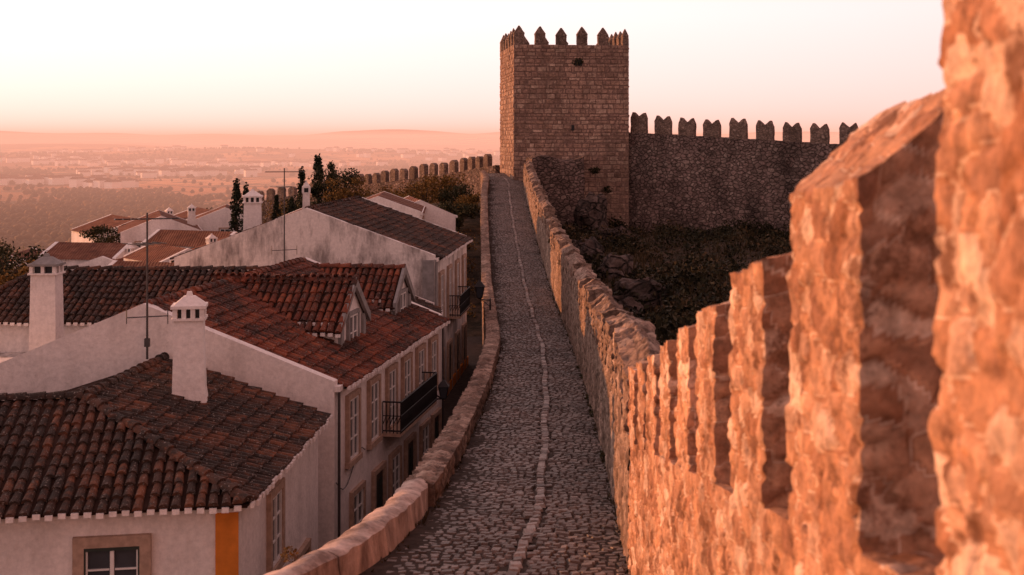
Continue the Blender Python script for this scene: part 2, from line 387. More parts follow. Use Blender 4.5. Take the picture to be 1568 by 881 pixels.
# ---------------------------------------------------------------- near battlement wall
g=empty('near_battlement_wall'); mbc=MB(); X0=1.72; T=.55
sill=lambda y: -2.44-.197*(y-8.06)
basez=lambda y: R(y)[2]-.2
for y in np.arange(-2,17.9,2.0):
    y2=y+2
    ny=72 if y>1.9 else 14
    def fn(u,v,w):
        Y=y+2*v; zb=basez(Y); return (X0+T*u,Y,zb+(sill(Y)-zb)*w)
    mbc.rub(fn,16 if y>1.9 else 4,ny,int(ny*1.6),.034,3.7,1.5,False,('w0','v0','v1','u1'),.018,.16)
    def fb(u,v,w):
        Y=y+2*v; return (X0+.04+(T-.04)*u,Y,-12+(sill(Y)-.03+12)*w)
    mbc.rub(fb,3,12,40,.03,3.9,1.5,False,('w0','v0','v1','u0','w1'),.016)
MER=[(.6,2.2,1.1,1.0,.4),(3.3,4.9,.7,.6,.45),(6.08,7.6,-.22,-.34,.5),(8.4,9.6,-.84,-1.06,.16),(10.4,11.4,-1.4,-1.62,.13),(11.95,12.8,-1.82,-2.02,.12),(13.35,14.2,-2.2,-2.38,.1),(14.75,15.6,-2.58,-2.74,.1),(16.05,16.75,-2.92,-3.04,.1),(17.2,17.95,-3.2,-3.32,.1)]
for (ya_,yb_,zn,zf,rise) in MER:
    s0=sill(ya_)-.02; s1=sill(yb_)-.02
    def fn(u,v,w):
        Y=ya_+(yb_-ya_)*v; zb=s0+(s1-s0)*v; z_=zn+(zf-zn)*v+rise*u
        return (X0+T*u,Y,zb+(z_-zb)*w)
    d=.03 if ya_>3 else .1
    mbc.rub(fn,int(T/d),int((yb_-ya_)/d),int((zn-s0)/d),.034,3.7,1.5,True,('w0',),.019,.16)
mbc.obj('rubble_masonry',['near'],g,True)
mb=MB(); mb.hexa([(-.9,-6,-11),(1.69,-6,-11),(1.69,2,-11),(-.9,2,-11),(-.9,-6,-1.7),(1.69,-6,-1.7),(1.69,2,-1.7),(-.9,2,-1.7)])
n=22
for i in range(n):
    z1=-1.7-(i+1)*(4.2/n); y0=2+i*.2; mb.hexa([(-.9,y0,-11),(1.69,y0,-11),(1.69,y0+.2,-11),(-.9,y0+.2,-11),(-.9,y0,z1),(1.69,y0,z1),(1.69,y0+.2,z1),(-.9,y0+.2,z1)])
mb.obj('stone_stair',['rubble_v'])

# ---------------------------------------------------------------- parapets on the left of the road
g=empty('stone_parapet'); mbc=MB(); y=22.6
while y<128:
    y2=y+1.5; a=R(y);b=R(y2); h=.38+.16*min(1,max(0,(y-40)/30))
    def fn(u,v,w):
        X=(a[0]+(b[0]-a[0])*v)-.48+.48*u; Y=y+(y2-y)*v; zt=(a[2]+(b[2]-a[2])*v)+h+.05*(1-abs(2*u-1))
        return (X,Y,zt-1.0+1.0*w)
    k=1 if y<45 else .5
    mbc.rub(fn,int(10*k),int(32*k),int(20*k),.05,2.6,1.2,False,('w0','v1') if y<23 else ('w0','v0','v1'),.035)
    def fl(u,v,w):
        X=(a[0]+(b[0]-a[0])*v)-.46+.4*u; Y=y+(y2-y)*v; zt=(a[2]+(b[2]-a[2])*v)+h-.9
        return (X,Y,-12.6+(zt+12.6)*w)
    mbc.rub(fl,1,8,20,.04,2.6,1.2,False,('w0','w1','u1','v1'),.03)
    y=y2
mbc.obj('rubble_masonry',['rubble'],g,True)
pl=[(-1.76,22.75),(-1.86,21),(-2.15,19),(-2.6,17.2),(-3.35,15.4),(-4.5,13),(-6,9)]
mb=MB()
for k in range(len(pl)-1):
    p=V(*pl[k]);q=V(*pl[k+1]); d=unit(q-p); nrm=V(d[1],-d[0]) 
    for (s0,s1) in ((0,.5),(.5,1)):
        A=p+(q-p)*s0;B=p+(q-p)*s1
        def fn(u,v,w):
            c=A+(B-A)*v+nrm*(.26-.52*u)*(1 if w<.7 else .88); zz=R(c[1])[2]
            zt=zz+.42+.07*math.sin(math.pi*u)
            return (c[0],c[1],-12.5 if w==0 else (zt-1.0 if w<.3 else zt-(.4 if w<.6 else (.08 if w<.9 else 0))))
        mb.rbox(fn,8,8,4,.045,2.2,0)
mb.obj('plastered_parapet',['plaster_pink'],None,True)
mb=MB(); mb.poly([(-6.2,8.5,-5.99),(1.6,8.5,-5.99),(-1.9,22.5,-6.7),(-2.0,21,-6.62),(-2.3,19,-6.44),(-2.8,17.2,-6.25)]); 
mb.obj('landing_paving',['dirt'])

# ---------------------------------------------------------------- tower
g=empty('castle_tower')
FL=V(.2,125,0);FR=V(11.9,126.5,0);BR=V(10.4,138.1,0);BL=V(-1.3,136.6,0); ZT=9.7;ZB=-12
cs=[FL,FR,BR,BL]; mbs=MB();mbc=MB()
mbc.hexa([c+UP*ZB for c in cs]+[c+UP*(ZT-.6) for c in cs])
for i in range(4):
    a,b=cs[i],cs[(i+1)%4]
    masonry(mbs,a+UP*ZB,b+UP*ZB,b+UP*ZT,a+UP*ZT,.42,.72,.05,0,.05,.05,1.0)
    d=b-a;L=np.linalg.norm(d);d=d/L;inn=V(-d[1],d[0],0)
    A=a+UP*(ZT-.7);B=b+UP*(ZT-.7)
    mbc.hexa([A,B,B+inn*.6,A+inn*.6,A+UP*.7,B+UP*.7,B+inn*.6+UP*.7,A+inn*.6+UP*.7],0)
    nm=6
    for k in range(nm):
        if k==nm-1: continue
        s=.0+k*(L-1.0)/(nm-1)
        o=a+d*s+UP*ZT; hh=1.05+random.uniform(-.15,.1); w_=1.05
        def fb(u,v,w): return o+d*w_*u+inn*.6*v+UP*hh*w
        mbc.rbox(fb,3,2,3,.05,1.5,1)
        def fc(u,v,w):
            k_=1-w*.88; return o+d*w_*(.5+(u-.5)*1.08*k_)+inn*.6*(.5+(v-.5)*1.1*k_)+UP*(hh-.02+.8*w)
        mbc.rbox(fc,3,2,3,.05,1.5,1)
fd=unit(FR-FL); fn_=V(fd[1],-fd[0],0)
for (s,z,w,h) in ((6.0,1.3,.28,.55),(6.6,7.9,.7,.6)):
    mbc.obox(FL+fd*s+fn_*.05+UP*z,fd,fn_,w,.14,h,2)  # black boxes, not iron: shade of slit and niche put in as colour
mbs.obj('facing_stones',['tower'],g); mbc.obj('core_and_merlons',['mortar','rubble_v','iron'],g)

g=empty('gate_bastion'); mbc=MB()
c=[V(1.9,118.3,0),V(6.9,118.9,0),V(7.2,125.5,0),V(1.4,125,0)]; zt=-1.7
def fn(u,v,w):
    p=(c[0]*(1-u)+c[1]*u)*(1-v)+(c[3]*(1-u)+c[2]*u)*v; return (p[0],p[1],-11+(zt+11+.25*math.sin(u*7))*w)
mbc.rbox(fn,12,10,18,.13,.9,0); mbc.obj('masonry',['curtain'],g)

def curtain(name,pts,ztop,zbot,T,merL,gap,mh,shape,mat,lower=None):
    g=empty(name); mbc=MB(); P=[V(*p) for p in pts]
    seg=[np.linalg.norm(P[i+1]-P[i]) for i in range(len(P)-1)]; tot=sum(seg); cum=np.concatenate([[0],np.cumsum(seg)])
    def at(s):
        s=min(max(s,0),tot-1e-6); i=int(np.searchsorted(cum,s,'right')-1); f=(s-cum[i])/seg[i]
        d=(P[i+1]-P[i])/seg[i]; return P[i]+(P[i+1]-P[i])*f,d,float(np.interp(s,cum,ztop))
    s=0
    while s<tot-.1:
        s2=min(s+2.5,tot)
        def fn(u,v,w):
            p,d,z=at(s+(s2-s)*u); n=V(-d[1],d[0]); q=p+n*T*v; return (q[0],q[1],zbot+(z-zbot)*w)
        mbc.rbox(fn,5,1,8,.09,.8,0)
        if lower:
            def fn2(u,v,w):
                p,d,z=at(s+(s2-s)*u); n=V(-d[1],d[0]); q=p-n*lower[0]+n*(lower[0]-.02)*v; return (q[0],q[1],zbot+(z-lower[1]-zbot)*w)
            mbc.rbox(fn2,8,1,16,.16,.9,0)
        s=s2
    s=.3
    while s<tot-merL:
        mh_=mh*random.uniform(.88,1.1)
        def fm(u,v,w):
            p,d,z=at(s+merL*u); n=V(-d[1],d[0]); q=p+n*(T*.6)*v+n*.02
            zt=mh_
            a_=abs(2*u-1)
            if shape=='M': zt=mh_-.55*max(0,1-a_/.7)-.6*max(0,a_-.7)/.3
            if shape=='R': zt=mh_-.35*a_**2
            return (q[0],q[1],z-.05+zt*w)
        mbc.rbox(fm,14,2,4,.05,1.4,1)
        s+=merL+gap+random.uniform(-.1,.1)
    mbc.obj('wall',[mat,'rubble_v'],g)
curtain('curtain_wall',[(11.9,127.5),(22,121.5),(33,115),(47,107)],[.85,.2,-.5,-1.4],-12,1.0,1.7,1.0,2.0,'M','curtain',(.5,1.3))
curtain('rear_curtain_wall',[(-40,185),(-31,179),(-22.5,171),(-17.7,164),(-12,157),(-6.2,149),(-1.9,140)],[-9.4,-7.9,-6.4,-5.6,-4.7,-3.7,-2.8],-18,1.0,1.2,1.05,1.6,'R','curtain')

# ---------------------------------------------------------------- roofs
def pip(x,y,poly):
    ins=False;n=len(poly);j=n-1
    for i in range(n):
        xi,yi=poly[i];xj,yj=poly[j]
        if (yi>y)!=(yj>y) and x<(xj-xi)*(y-yi)/(yj-yi)+xi: ins=not ins
        j=i
    return ins
def roof_poly(mb,pts,plugs=True,sp=.22,tl=.36,rad=.088,thick=.06):
    P=[np.array(p,float) for p in pts]; a=unit(P[1]-P[0]); n=unit(np.cross(P[1]-P[0],P[2]-P[1]))
    if n[2]<0: n=-n
    b=np.cross(n,a)
    if b[2]<0: b=-b
    pl=[(float(np.dot(p-P[0],a)),float(np.dot(p-P[0],b))) for p in P]
    mb.poly(P,1); 
    mb.poly([p-n*thick for p in P],1)
    mb.quad(P[0],P[1],P[1]-n*thick,P[0]-n*thick,1)
    smin=min(p[0] for p in pl);smax=max(p[0] for p in pl);tmax=max(p[1] for p in pl)
    s=smin+sp/2
    while s<smax:
        t=-.06+random.uniform(-.03,.03); js=random.uniform(-.015,.015)
        while t<tmax:
            if pip(s,t+tl*.4,pl) or (t<0 and pip(s,.12,pl)):
                r=rad*random.uniform(.92,1.08); off=js+random.uniform(-.014,.014); sk=random.uniform(-.02,.02); vs=[]
                q0=P[0]+a*s+b*t; sag=.06*mn.noise(Vector(q0*.5))
                for e,(tt,rr,lift) in enumerate(((t,r*1.06,.035),(t+tl+.06,r*.84,.0))):
                    lf=lift+random.uniform(-.012,.012)+sag
                    for k in range(6):
                        an=math.pi*k/5; vs.append(P[0]+a*(s+off+sk*e+math.cos(an)*rr)+b*tt+n*(math.sin(an)*rr*.95+lf))
                mb.add(vs,[(i,i+1,7+i,6+i) for i in range(5)]+[(0,1,2,3,4,5)],0)
                if plugs and t<.1:
                    c=P[0]+a*s+b*(t+.0)+n*.035
                    mb.obox(c-UP*.035-b*.02,a,unit(V(b[0],b[1],0)),.13,.06,.09,2)
            t+=tl
        s+=sp
def ridge(mb,p,q,r=.12,mi=0):
    p=np.array(p,float);q=np.array(q,float);L=np.linalg.norm(q-p);d=(q-p)/L;x=unit(np.cross(d,UP));u=np.cross(x,d);s=0
    while s<L:
        e=min(s+.42,L); vs=[]
        for tt,rr,l in ((s,r*1.05,.03),(e,r*.88,0)):
            j=random.uniform(-.015,.015)
            for k in range(7): an=math.pi*k/6; vs.append(p+d*tt+x*(math.cos(an)*rr+j)+u*(math.sin(an)*rr+l+.02+j))
        mb.add(vs,[(i,i+1,8+i,7+i) for i in range(6)]+[(0,1,2,3,4,5,6)],mi)
        s+=.38
WM=['surround','glass','wframe','dark','door','iron','grey']
def window(mb,c,a,n,w,h,sur=.14,smi=0,fmi=2,curtain=False):
    c=np.array(c,float);a=np.array(a,float);n=np.array(n,float)
    mb.obox(c+n*.012,a,n,w,.02,h,1)
    for s in (-1,1): mb.obox(c+a*s*(w/2+sur/2)+n*.02,a,n,sur,.16,h,smi)
    mb.obox(c+UP*(h/2+sur/2)+n*.02,a,n,w+2*sur,.162,sur,smi); mb.obox(c-UP*(h/2+sur/2)+n*.03,a,n,w+2*sur+.06,.2,sur,smi)
    f=.06
    for s in (-1,1): mb.obox(c+a*s*(w/2-f/2)+n*.04,a,n,f,.05,h-.002,fmi)
    for z in (-h/2+f/2,h/2-f/2): mb.obox(c+UP*z+n*.041,a,n,w-2*f,.05,f,fmi)
    mb.obox(c+n*.042,a,n,.07,.05,h-2*f,fmi)
    k=3 if h>1.2 else 2
    for i in range(1,k):
        for s in (-1,1): mb.obox(c+UP*(-h/2+h*i/k)+a*s*(w/4)+n*.038,a,n,w/2-.1,.035,.03,fmi)
def door(mb,c,a,n,w,h,smi=0):
    c=np.array(c,float)
    mb.obox(c+n*.012,a,n,w,.03,h,4)
    for s in (-1,1):
        mb.obox(c+a*s*(w/2+.07)+n*.03,a,n,.14,.16,h,smi)
        for zz in (-.25,.2): mb.obox(c+a*s*w/4+UP*h*zz+n*.03,a,n,w/2-.14,.03,h*.36,3)
    mb.obox(c+UP*(h/2+.07)+n*.03,a,n,w+.28,.162,.14,smi)
def balcony(mb,c,a,n,L,D=.6,H=1.0):
    c=np.array(c,float); mb.obox(c+n*D/2,a,n,L,D,.1,0)
    corners=[c-a*L/2+n*.02,c-a*L/2+n*D,c+a*L/2+n*D,c+a*L/2+n*.02]
    for p,q in zip(corners[:-1],corners[1:]):
        for z in (.12,H): mb.tube(p+UP*z,q+UP*z,.025,.025,5,5)
        mb.tube(p+UP*.55,q+UP*.55,.014,.014,4,5)
        k=int(np.linalg.norm(q-p)/.1)
        for i in range(k+1):
            r_=p+(q-p)*i/max(k,1); mb.tube(r_+UP*.05,r_+UP*H,.014,.014,4,5)
            if i<k: mb.tube(r_+UP*.3,r_+(q-p)/max(k,1)+UP*.55,.012,.012,4,5)
def chimney(g,name,x,y,z0,z1,w,d,base=1.25,vents=3,ang=.16,dark=False):
    mb=MB(); a=V(math.cos(ang),math.sin(ang),0);n=V(math.sin(ang),-math.cos(ang),0); c=V(x,y,0)
    def fr(z,ww,dd): return [c-a*ww/2+n*dd/2+UP*z,c+a*ww/2+n*dd/2+UP*z,c+a*ww/2-n*dd/2+UP*z,c-a*ww/2-n*dd/2+UP*z]
    hv=.26; zt=z1-.33
    mb.hexa(fr(z0,w*base,d*base)+fr(z0+(zt-hv-z0)*.25,w*1.03,d*1.03)); mb.hexa(fr(z0+(zt-hv-z0)*.25+.001,w*1.03,d*1.03)+fr(zt-hv,w*.92,d*.92))
    mb.hexa(fr(zt-hv-.001,w*1.1,d*1.1)+fr(zt-hv+.05,w*1.1,d*1.1))
    mb.hexa(fr(zt-hv+.05,w*.7,d*.7)+fr(zt,w*.7,d*.7),1)
    for i in range(vents+1):
        t=-.5+i/vents
        for s in (-1,1):
            mb.obox(c+a*(w*.86*t)+n*s*d*.43+UP*(zt-hv/2+.025),a,n,.1,.1,hv-.05,0)
            mb.obox(c+n*(d*.86*t)*.98+a*s*w*.43+UP*(zt-hv/2+.025),a,n,.098,.098,hv-.052,0)
    mb.hexa(fr(zt,w*1.12,d*1.12)+fr(zt+.07,w*1.12,d*1.12),2 if dark else 0)
    mb.hexa(fr(zt+.07,w*.98,d*.98)+fr(zt+.26,w*.35,d*.35),2 if dark else 0); mb.hexa(fr(zt+.259,w*.22,d*.22)+fr(zt+.36,w*.14,d*.14),2 if dark else 0)
    return mb.obj(name,['plaster','iron','grey'],g)

# ---- HOUSE 1
g=empty('white_house'); wl=MB(); rf=MB(); wn=MB()
EV=-6.7;RG=-5.35
e1=unit(V(10.9,1.77,0)); n1=V(e1[1],-e1[0],0)
FRw=V(-5.1,23.1,0);BRw=V(-4.72,30.2,0);FLw=FRw-e1*13.5;BLw=BRw-e1*13.5
cs=[FLw,FRw,BRw,BLw]
wl.hexa([c+UP*-12.2 for c in cs]+[c+UP*(EV-.02) for c in cs])
f1=unit(BRw-FRw); m1=V(f1[1],-f1[0],0)
wl.obox(FRw-e1*.2+n1*.02-UP*9.45,e1,n1,.42,.06,5.4,1)
wl.obox((FLw+FRw)/2+n1*.06+UP*(EV-.11),e1,n1,13.6,.14,.13,0); wl.obox((FRw+BRw)/2+m1*.06+UP*(EV-.112),f1,m1,7.2,.14,.13,0)
A=V(-18.6,20.57,EV);B=V(-4.86,22.8,EV);C=V(-4.45,30.3,EV); D=V(-8.9,25.8,RG);E=V(-8.5,30.35,RG);F=V(-18.6,24.2,RG)
roof_poly(rf,[A,B,D,F]); roof_poly(rf,[B,C,E,D])
rf.poly([F,D,E,V(-12.9,30,-6.7),V(-12.9,28.6,-6.7),V(-18.6,27.8,EV)],1)
ridge(rf,D,F);ridge(rf,D,E);ridge(rf,B+V(0,0,.03),D)
window(wn,FRw-e1*2.25+UP*-8.05,e1,n1,.98,1.25,.2,0)
for s in (-1,1): wn.obox(FRw-e1*2.25+e1*s*.49+UP*-8.05+n1*.07,e1,n1,.06,.04,1.25,3)
wn.obox(FRw-e1*2.25+UP*-7.46+n1*.07,e1,n1,1.0,.041,.06,3)
window(wn,FRw-e1*6.5+UP*-8.05,e1,n1,.98,1.25,.2,0)
window(wn,FRw+f1*2.7+UP*-8.05,f1,m1,.9,1.45,.16,0)
door(wn,FRw+f1*5.2+UP*-10.5,f1,m1,1.0,2.2)
wl.obj('walls',['plaster','ochre'],g);rf.obj('roof',['tile_dark','tile_base','plaster'],g);wn.obj('windows',WM,g)
chimney(g,'chimney',-7.25,27.9,-6.1,-3.42,.68,.62)
def gable(name,Rc,e,n_,W,D,z0,ze,za,wallm='plaster',tile='tile_red',rake=.1,tiles=True,left_ze=None,over=.22,corn=True,apexf=.5):
    g=empty(name); wl=MB();rf=MB(); Rc=V(Rc[0],Rc[1],0);Lc=Rc-e*W; le=ze if left_ze is None else left_ze
    for off,th in ((0,.28),(D-.28,.28)):
        r=Rc+n_*off;l=Lc+n_*off;ap=r+(l-r)*apexf; up=rake
        fr=[l+UP*z0,r+UP*z0,r+UP*(ze+up),ap+UP*(za+up),l+UP*(le+up)]; bk=[p+n_*th for p in fr]
        wl.add(fr+bk,[(0,1,2,3,4),(9,8,7,6,5)]+[(i,5+i,5+(i+1)%5,(i+1)%5) for i in range(5)])
    wl.hexa([Lc+n_*.28+UP*z0,Rc+n_*.28-e*.004+UP*z0,Rc+n_*(D-.28)-e*.004+UP*z0,Lc+n_*(D-.28)+UP*z0,Lc+n_*.28+UP*(le-.1),Rc+n_*.28-e*.004+UP*(ze-.1),Rc+n_*(D-.28)-e*.004+UP*(ze-.1),Lc+n_*(D-.28)+UP*(le-.1)])
    if corn: wl.obox(Rc+n_*D/2+e*.06+UP*(ze-.1),n_,e,D,.16,.14,0)
    sl=(za-ze)/(W*apexf); f0=.27
    o=Rc+e*over+n_*f0+UP*(ze-sl*over); o2=Rc+e*over+n_*(D-f0)+UP*(ze-sl*over)
    r1=Rc-e*W*apexf+n_*f0+UP*za;r2=Rc-e*W*apexf+n_*(D-f0)+UP*za
    l1=Lc-e*over+n_*f0+UP*(le-sl*over);l2=Lc-e*over+n_*(D-f0)+UP*(le-sl*over)
    if tiles:
        roof_poly(rf,[o,o2,r2,r1]); roof_poly(rf,[l2,l1,r1,r2]); ridge(rf,r1,r2)
    else:
        rf.quad(o,o2,r2,r1,0);rf.quad(l2,l1,r1,r2,0);rf.quad(o-UP*.12,o2-UP*.12,o2,o,0)
    return g,wl,rf,sl
# ---- HOUSE 2
e2=unit(V(4.63,.8,0)); d2=unit(V(1.83,11,0)); o2n=V(d2[1],-d2[0],0)
g2,wl,rf,sl=gable('white_townhouse',(-4.47,31.2),e2,d2,9.3,12.3,-12.6,-6.16,-4.1,left_ze=-6.0)
Rc=V(-4.47,31.2,0)
def dormer(wl,rf,wn,s0,s1,inset,ze,za,zb,backlen,e,d,Rc):
    n=e; A=Rc-e*inset+d*s0; B=Rc-e*inset+d*s1; C=(A+B)/2
    wl.add([A+UP*zb,B+UP*zb,B+UP*ze,C+UP*(za-.02),A+UP*ze]+[p-e*.25 for p in (A+UP*zb,B+UP*zb,B+UP*ze,C+UP*(za-.02),A+UP*ze)],[(0,1,2,3,4),(9,8,7,6,5)]+[(i,5+i,5+(i+1)%5,(i+1)%5) for i in range(5)],0)
    for P in (A,B): wl.hexa([P-e*.25+UP*zb-d*.1,P-e*.25+UP*zb+d*.1,P-e*backlen+d*.1+UP*zb,P-e*backlen-d*.1+UP*zb,P-e*.25+UP*ze-d*.1,P-e*.25+UP*ze+d*.1,P-e*backlen+d*.1+UP*ze,P-e*backlen-d*.1+UP*ze],0)
    for P,Q in ((A-d*.25,C),(B+d*.25,C)):
        zz=ze-.2; p=P+e*.06+UP*zz;q=Q+e*.06+UP*(za+.02); 
        wl.hexa([p-UP*.13,p-UP*.13+e*.1,q-UP*.16+e*.1,q-UP*.16,p+UP*.13,p+UP*.13+e*.1,q+UP*.12+e*.1,q+UP*.12],1)
    for P in (A,B): wl.obox(P+e*.03+UP*((zb+ze)/2-.04)+d*(.12 if P is A else -.12),d,e,.26,.1,ze-zb,1)
    ov=.28; sl=(za-ze)/np.linalg.norm(C-A)
    a0=A-d*ov+UP*(ze-sl*ov); b0=B+d*ov+UP*(ze-sl*ov)
    roof_poly(rf,[a0-e*backlen,a0+e*.12,C+e*.12+UP*za,C-e*backlen+UP*za]); roof_poly(rf,[b0+e*.12,b0-e*backlen,C-e*backlen+UP*za,C+e*.12+UP*za])
    ridge(rf,C+e*.14+UP*za,C-e*backlen+UP*za)
    window(wn,C+UP*(zb+(ze-zb)*.55),d,e,.85,1.05,.1,6)
wn=MB()
eD=V(d2[1],-d2[0],0)
dormer(wl,rf,wn,3.1,5.5,.85,-5.05,-4.05,-6.05,4.2,eD,d2,Rc)
dormer(wl,rf,wn,9.3,11.4,.95,-5.2,-4.3,-6.1,3.5,eD,d2,Rc)
fn2=o2n
F2=lambda s,z: Rc+d2*s+UP*z
for s in (1.5,3.5,5.4,7.2,9.0,10.8): window(wn,F2(s,-7.55),d2,fn2,.85,1.6,.14,0)
for s,k in ((1.9,0),(4.0,1),(5.8,0),(7.6,1),(9.6,0),(11.2,1)):
    (door if k else window)(wn,F2(s,-10.4 if k else -10.0),d2,fn2,.95,2.1 if k else 1.3)
balcony(wn,F2(6.8,-8.45),d2,fn2,4.6,.55,.95)
wl.obj('walls',['plaster','grey'],g2);rf.obj('roof',['tile_red','tile_base','plaster'],g2);wn.obj('windows_and_balcony',WM,g2)
# ---- HOUSE 3
g=empty('long_roof_house'); wl=MB();rf=MB()
E1=-5.72;R1=-4.4
wl.hexa([(-17.3,39.25,-13),(-5,39.25,-13),(-5,44.8,-13),(-17.3,44.8,-13),(-17.3,39.25,E1),(-5,39.25,E1),(-5,44.8,E1),(-17.3,44.8,E1)])
roof_poly(rf,[(-18.2,39,E1),(-5.2,39,E1),(-5.2,42,R1),(-15.9,42,R1)]); roof_poly(rf,[(-5.2,45,E1),(-18.2,45,E1),(-15.9,42,R1),(-5.2,42,R1)],False)
roof_poly(rf,[(-18.2,45,E1),(-18.2,39,E1),(-15.9,42,R1)])
ridge(rf,(-5.2,42,R1),(-15.9,42,R1)); ridge(rf,(-18.2,39,E1),(-15.9,42,R1))
wl.obj('walls',['plaster'],g);rf.obj('roof',['tile_dark','tile_base','plaster'],g)
chimney(g,'chimney',-14.1,37.6,-7.5,-3.45,.8,.7,1.0,2,0,True)
mb=MB(); mb.hexa([(-22,36.9,-13),(-9.8,36.9,-13),(-9.8,39.2,-13),(-22,39.2,-13),(-22,36.9,-6.9),(-9.8,36.9,-6.5),(-9.8,39.2,-6.5),(-22,39.2,-6.9)])
mb.obj('white_annex_wall',['plaster_old'])
gx,wl,rf,_=gable('connecting_house',(-2.75,43.6),unit(V(1,.02,0)),unit(V(-.06,1,0)),7,9.2,-12.6,-7.0,-5.6)
wn=MB()
for s in (1.8,4.3,6.8):
    q=V(-2.75,43.6,0)+unit(V(-.06,1,0))*s; window(wn,q+UP*-8.2,unit(V(-.06,1,0)),unit(V(1,.06,0)),.85,1.3); door(wn,q+UP*-10.6,unit(V(-.06,1,0)),unit(V(1,.06,0)),.9,2.1)
wl.obj('walls',['plaster'],gx);rf.obj('roof',['tile_dark','tile_base','plaster'],gx);wn.obj('windows',WM,gx)
# ---- HOUSE 4
e4=unit(V(10.9,1.0,0)); d4=unit(V(.95,10.8,0)); o4=V(d4[1],-d4[0],0); Rc4=V(-3.3,53,0)
g4,wl,rf,_=gable('gabled_house',(-3.3,53),e4,d4,10.9,11,-12.6,-5.0,-2.95,wallm='plaster_old')
wn=MB(); F4=lambda s,z: Rc4+d4*s+UP*z
wl.obox(Rc4-e4*.27+V(0,-.03,0)+UP*-8.9,e4,V(e4[1],-e4[0],0),.5,.08,7.6,1)
wl.obox(F4(.2,-8.9)+o4*.03,d4,o4,.4,.08,7.6,1)
wl.obox(F4(5.5,-11.6)+o4*.04,d4,o4,11,.1,1.0,2)
for s in (1.7,4.3,7.0,9.6): window(wn,F4(s,-6.95),d4,o4,.95,2.1,.16,0)
for s in (1.7,4.3,7.0,9.6): door(wn,F4(s,-10.5),d4,o4,1.0,2.3)
balcony(wn,F4(5.6,-8.1),d4,o4,3.6,.6,1.0)
wl.obj('walls',['plaster_old','grey','ochre'],g4);rf.obj('roof',['tile_dark','tile_base','plaster'],g4);wn.obj('windows_and_balcony',WM,g4)
chimney(g4,'chimney',-11.6,55.5,-4.9,-2.2,.8,.7,1.0,3)
chimney(g4,'chimney_small',-9.7,58.5,-3.6,-1.9,.35,.35,1.0,1)

def small(name,x,y,w,d,z0,ze,rise,ang,chim):
    e=V(math.cos(ang),math.sin(ang),0);n=V(-math.sin(ang),math.cos(ang),0)
    g,wl,rf,_=gable(name,(x,y),e,n,w,d,z0,ze,ze+rise,rake=.02,tiles=False)
    wn=MB(); k=max(1,int(w/2.6)); fn=V(e[1],-e[0],0); c0=V(x,y,0)
    for i in range(k):
        p=c0-e*(w*(i+.5)/k); window(wn,p+UP*(ze-1.3),e,fn,.8,1.1,.1)
    for i in range(int(d/2.6)):
        p=c0+n*(d*(i+.5)/int(d/2.6)); window(wn,p+UP*(ze-1.3),n,e,.8,1.1,.1)
    wl.obj('walls',['plaster'],g);rf.obj('roof',['froof'],g);wn.obj('windows',WM,g)
    if chim: chimney(g,'chimney',x-w*.3*e[0],y+d*.4,ze+.2,ze+rise+.7,.6,.5,1,2,ang)
SM=[(-5.9,80,5.5,8,-4.6,1.0,.05),(-4.0,88,5,7,-5.3,1.1,.2),(-24,96,6,9,-7.0,1.2,.3),(-19.5,93,4,7,-7.6,.9,1.2),(-17,88,6,7,-7.9,1.0,.2),
(-25.5,86,6.5,7,-9.2,1.1,-.2),(-31,84,5,8,-8.9,1.0,.9),(-21.5,104,5,6,-6.6,1.0,.2),(-29,108,7,8,-7.9,1.2,.6),(-37,100,7,7,-10.4,1.2,.1),
(-16.5,75,5,7,-8.2,1.0,1.3),(-22.5,76,6,6,-9.3,1.0,.1),(-13.5,98,4.5,6,-6.5,.9,.3),(-33,124,8,7,-9.5,1.3,.2),(-44,118,8,8,-12.2,1.3,-.3),
(-20,84,4,6,-8.0,.8,.7),(-27,92,5,6,-8.3,.9,1.4),(-24,112,6,6,-7.2,1,.5),(-15.5,82,4,5,-7.3,.8,.1)]
for i,(x,y,w,d,ze,ri,an) in enumerate(SM): small('village_house',x,y,w,d,min(gz(x,y),ze-3)-1.5,ze,ri,an,i in (2,5,8,15))

mb=MB()
def dt(x,y,w,d,h,an):
    z=gz(x,y)-1; e=V(math.cos(an),math.sin(an),0);n=V(-e[1],e[0],0); c=V(x,y,z)
    q=[c-e*w/2-n*d/2,c+e*w/2-n*d/2,c+e*w/2+n*d/2,c-e*w/2+n*d/2]
    mb.hexa(q+[p+UP*h for p in q],0)
    a,b=c-e*w/2*1.05+UP*(h+d*.2),c+e*w/2*1.05+UP*(h+d*.2); t=[p+UP*h*.98+(p-c)*.06 for p in q]
    mb.add([t[0],t[1],t[2],t[3],a,b],[(0,1,5,4),(2,3,4,5),(1,2,5),(3,0,4)],1)
for (cx,cy,sx,sy,nn) in ((-1000,3000,220,200,80),(-640,2250,150,110,70),(-560,2900,220,120,40),(-300,3600,500,300,40),(-720,1850,90,50,34),(-560,1700,60,40,12),(-150,4500,700,400,30),(-1300,3900,300,200,40)):
    for i in range(nn): dt(random.gauss(cx,sx*.5),random.gauss(cy,sy*.5),random.uniform(10,28),random.uniform(9,16),random.uniform(8,13),random.uniform(.4,1.2))
mb.obj('distant_town',['plaster_w','froof'])

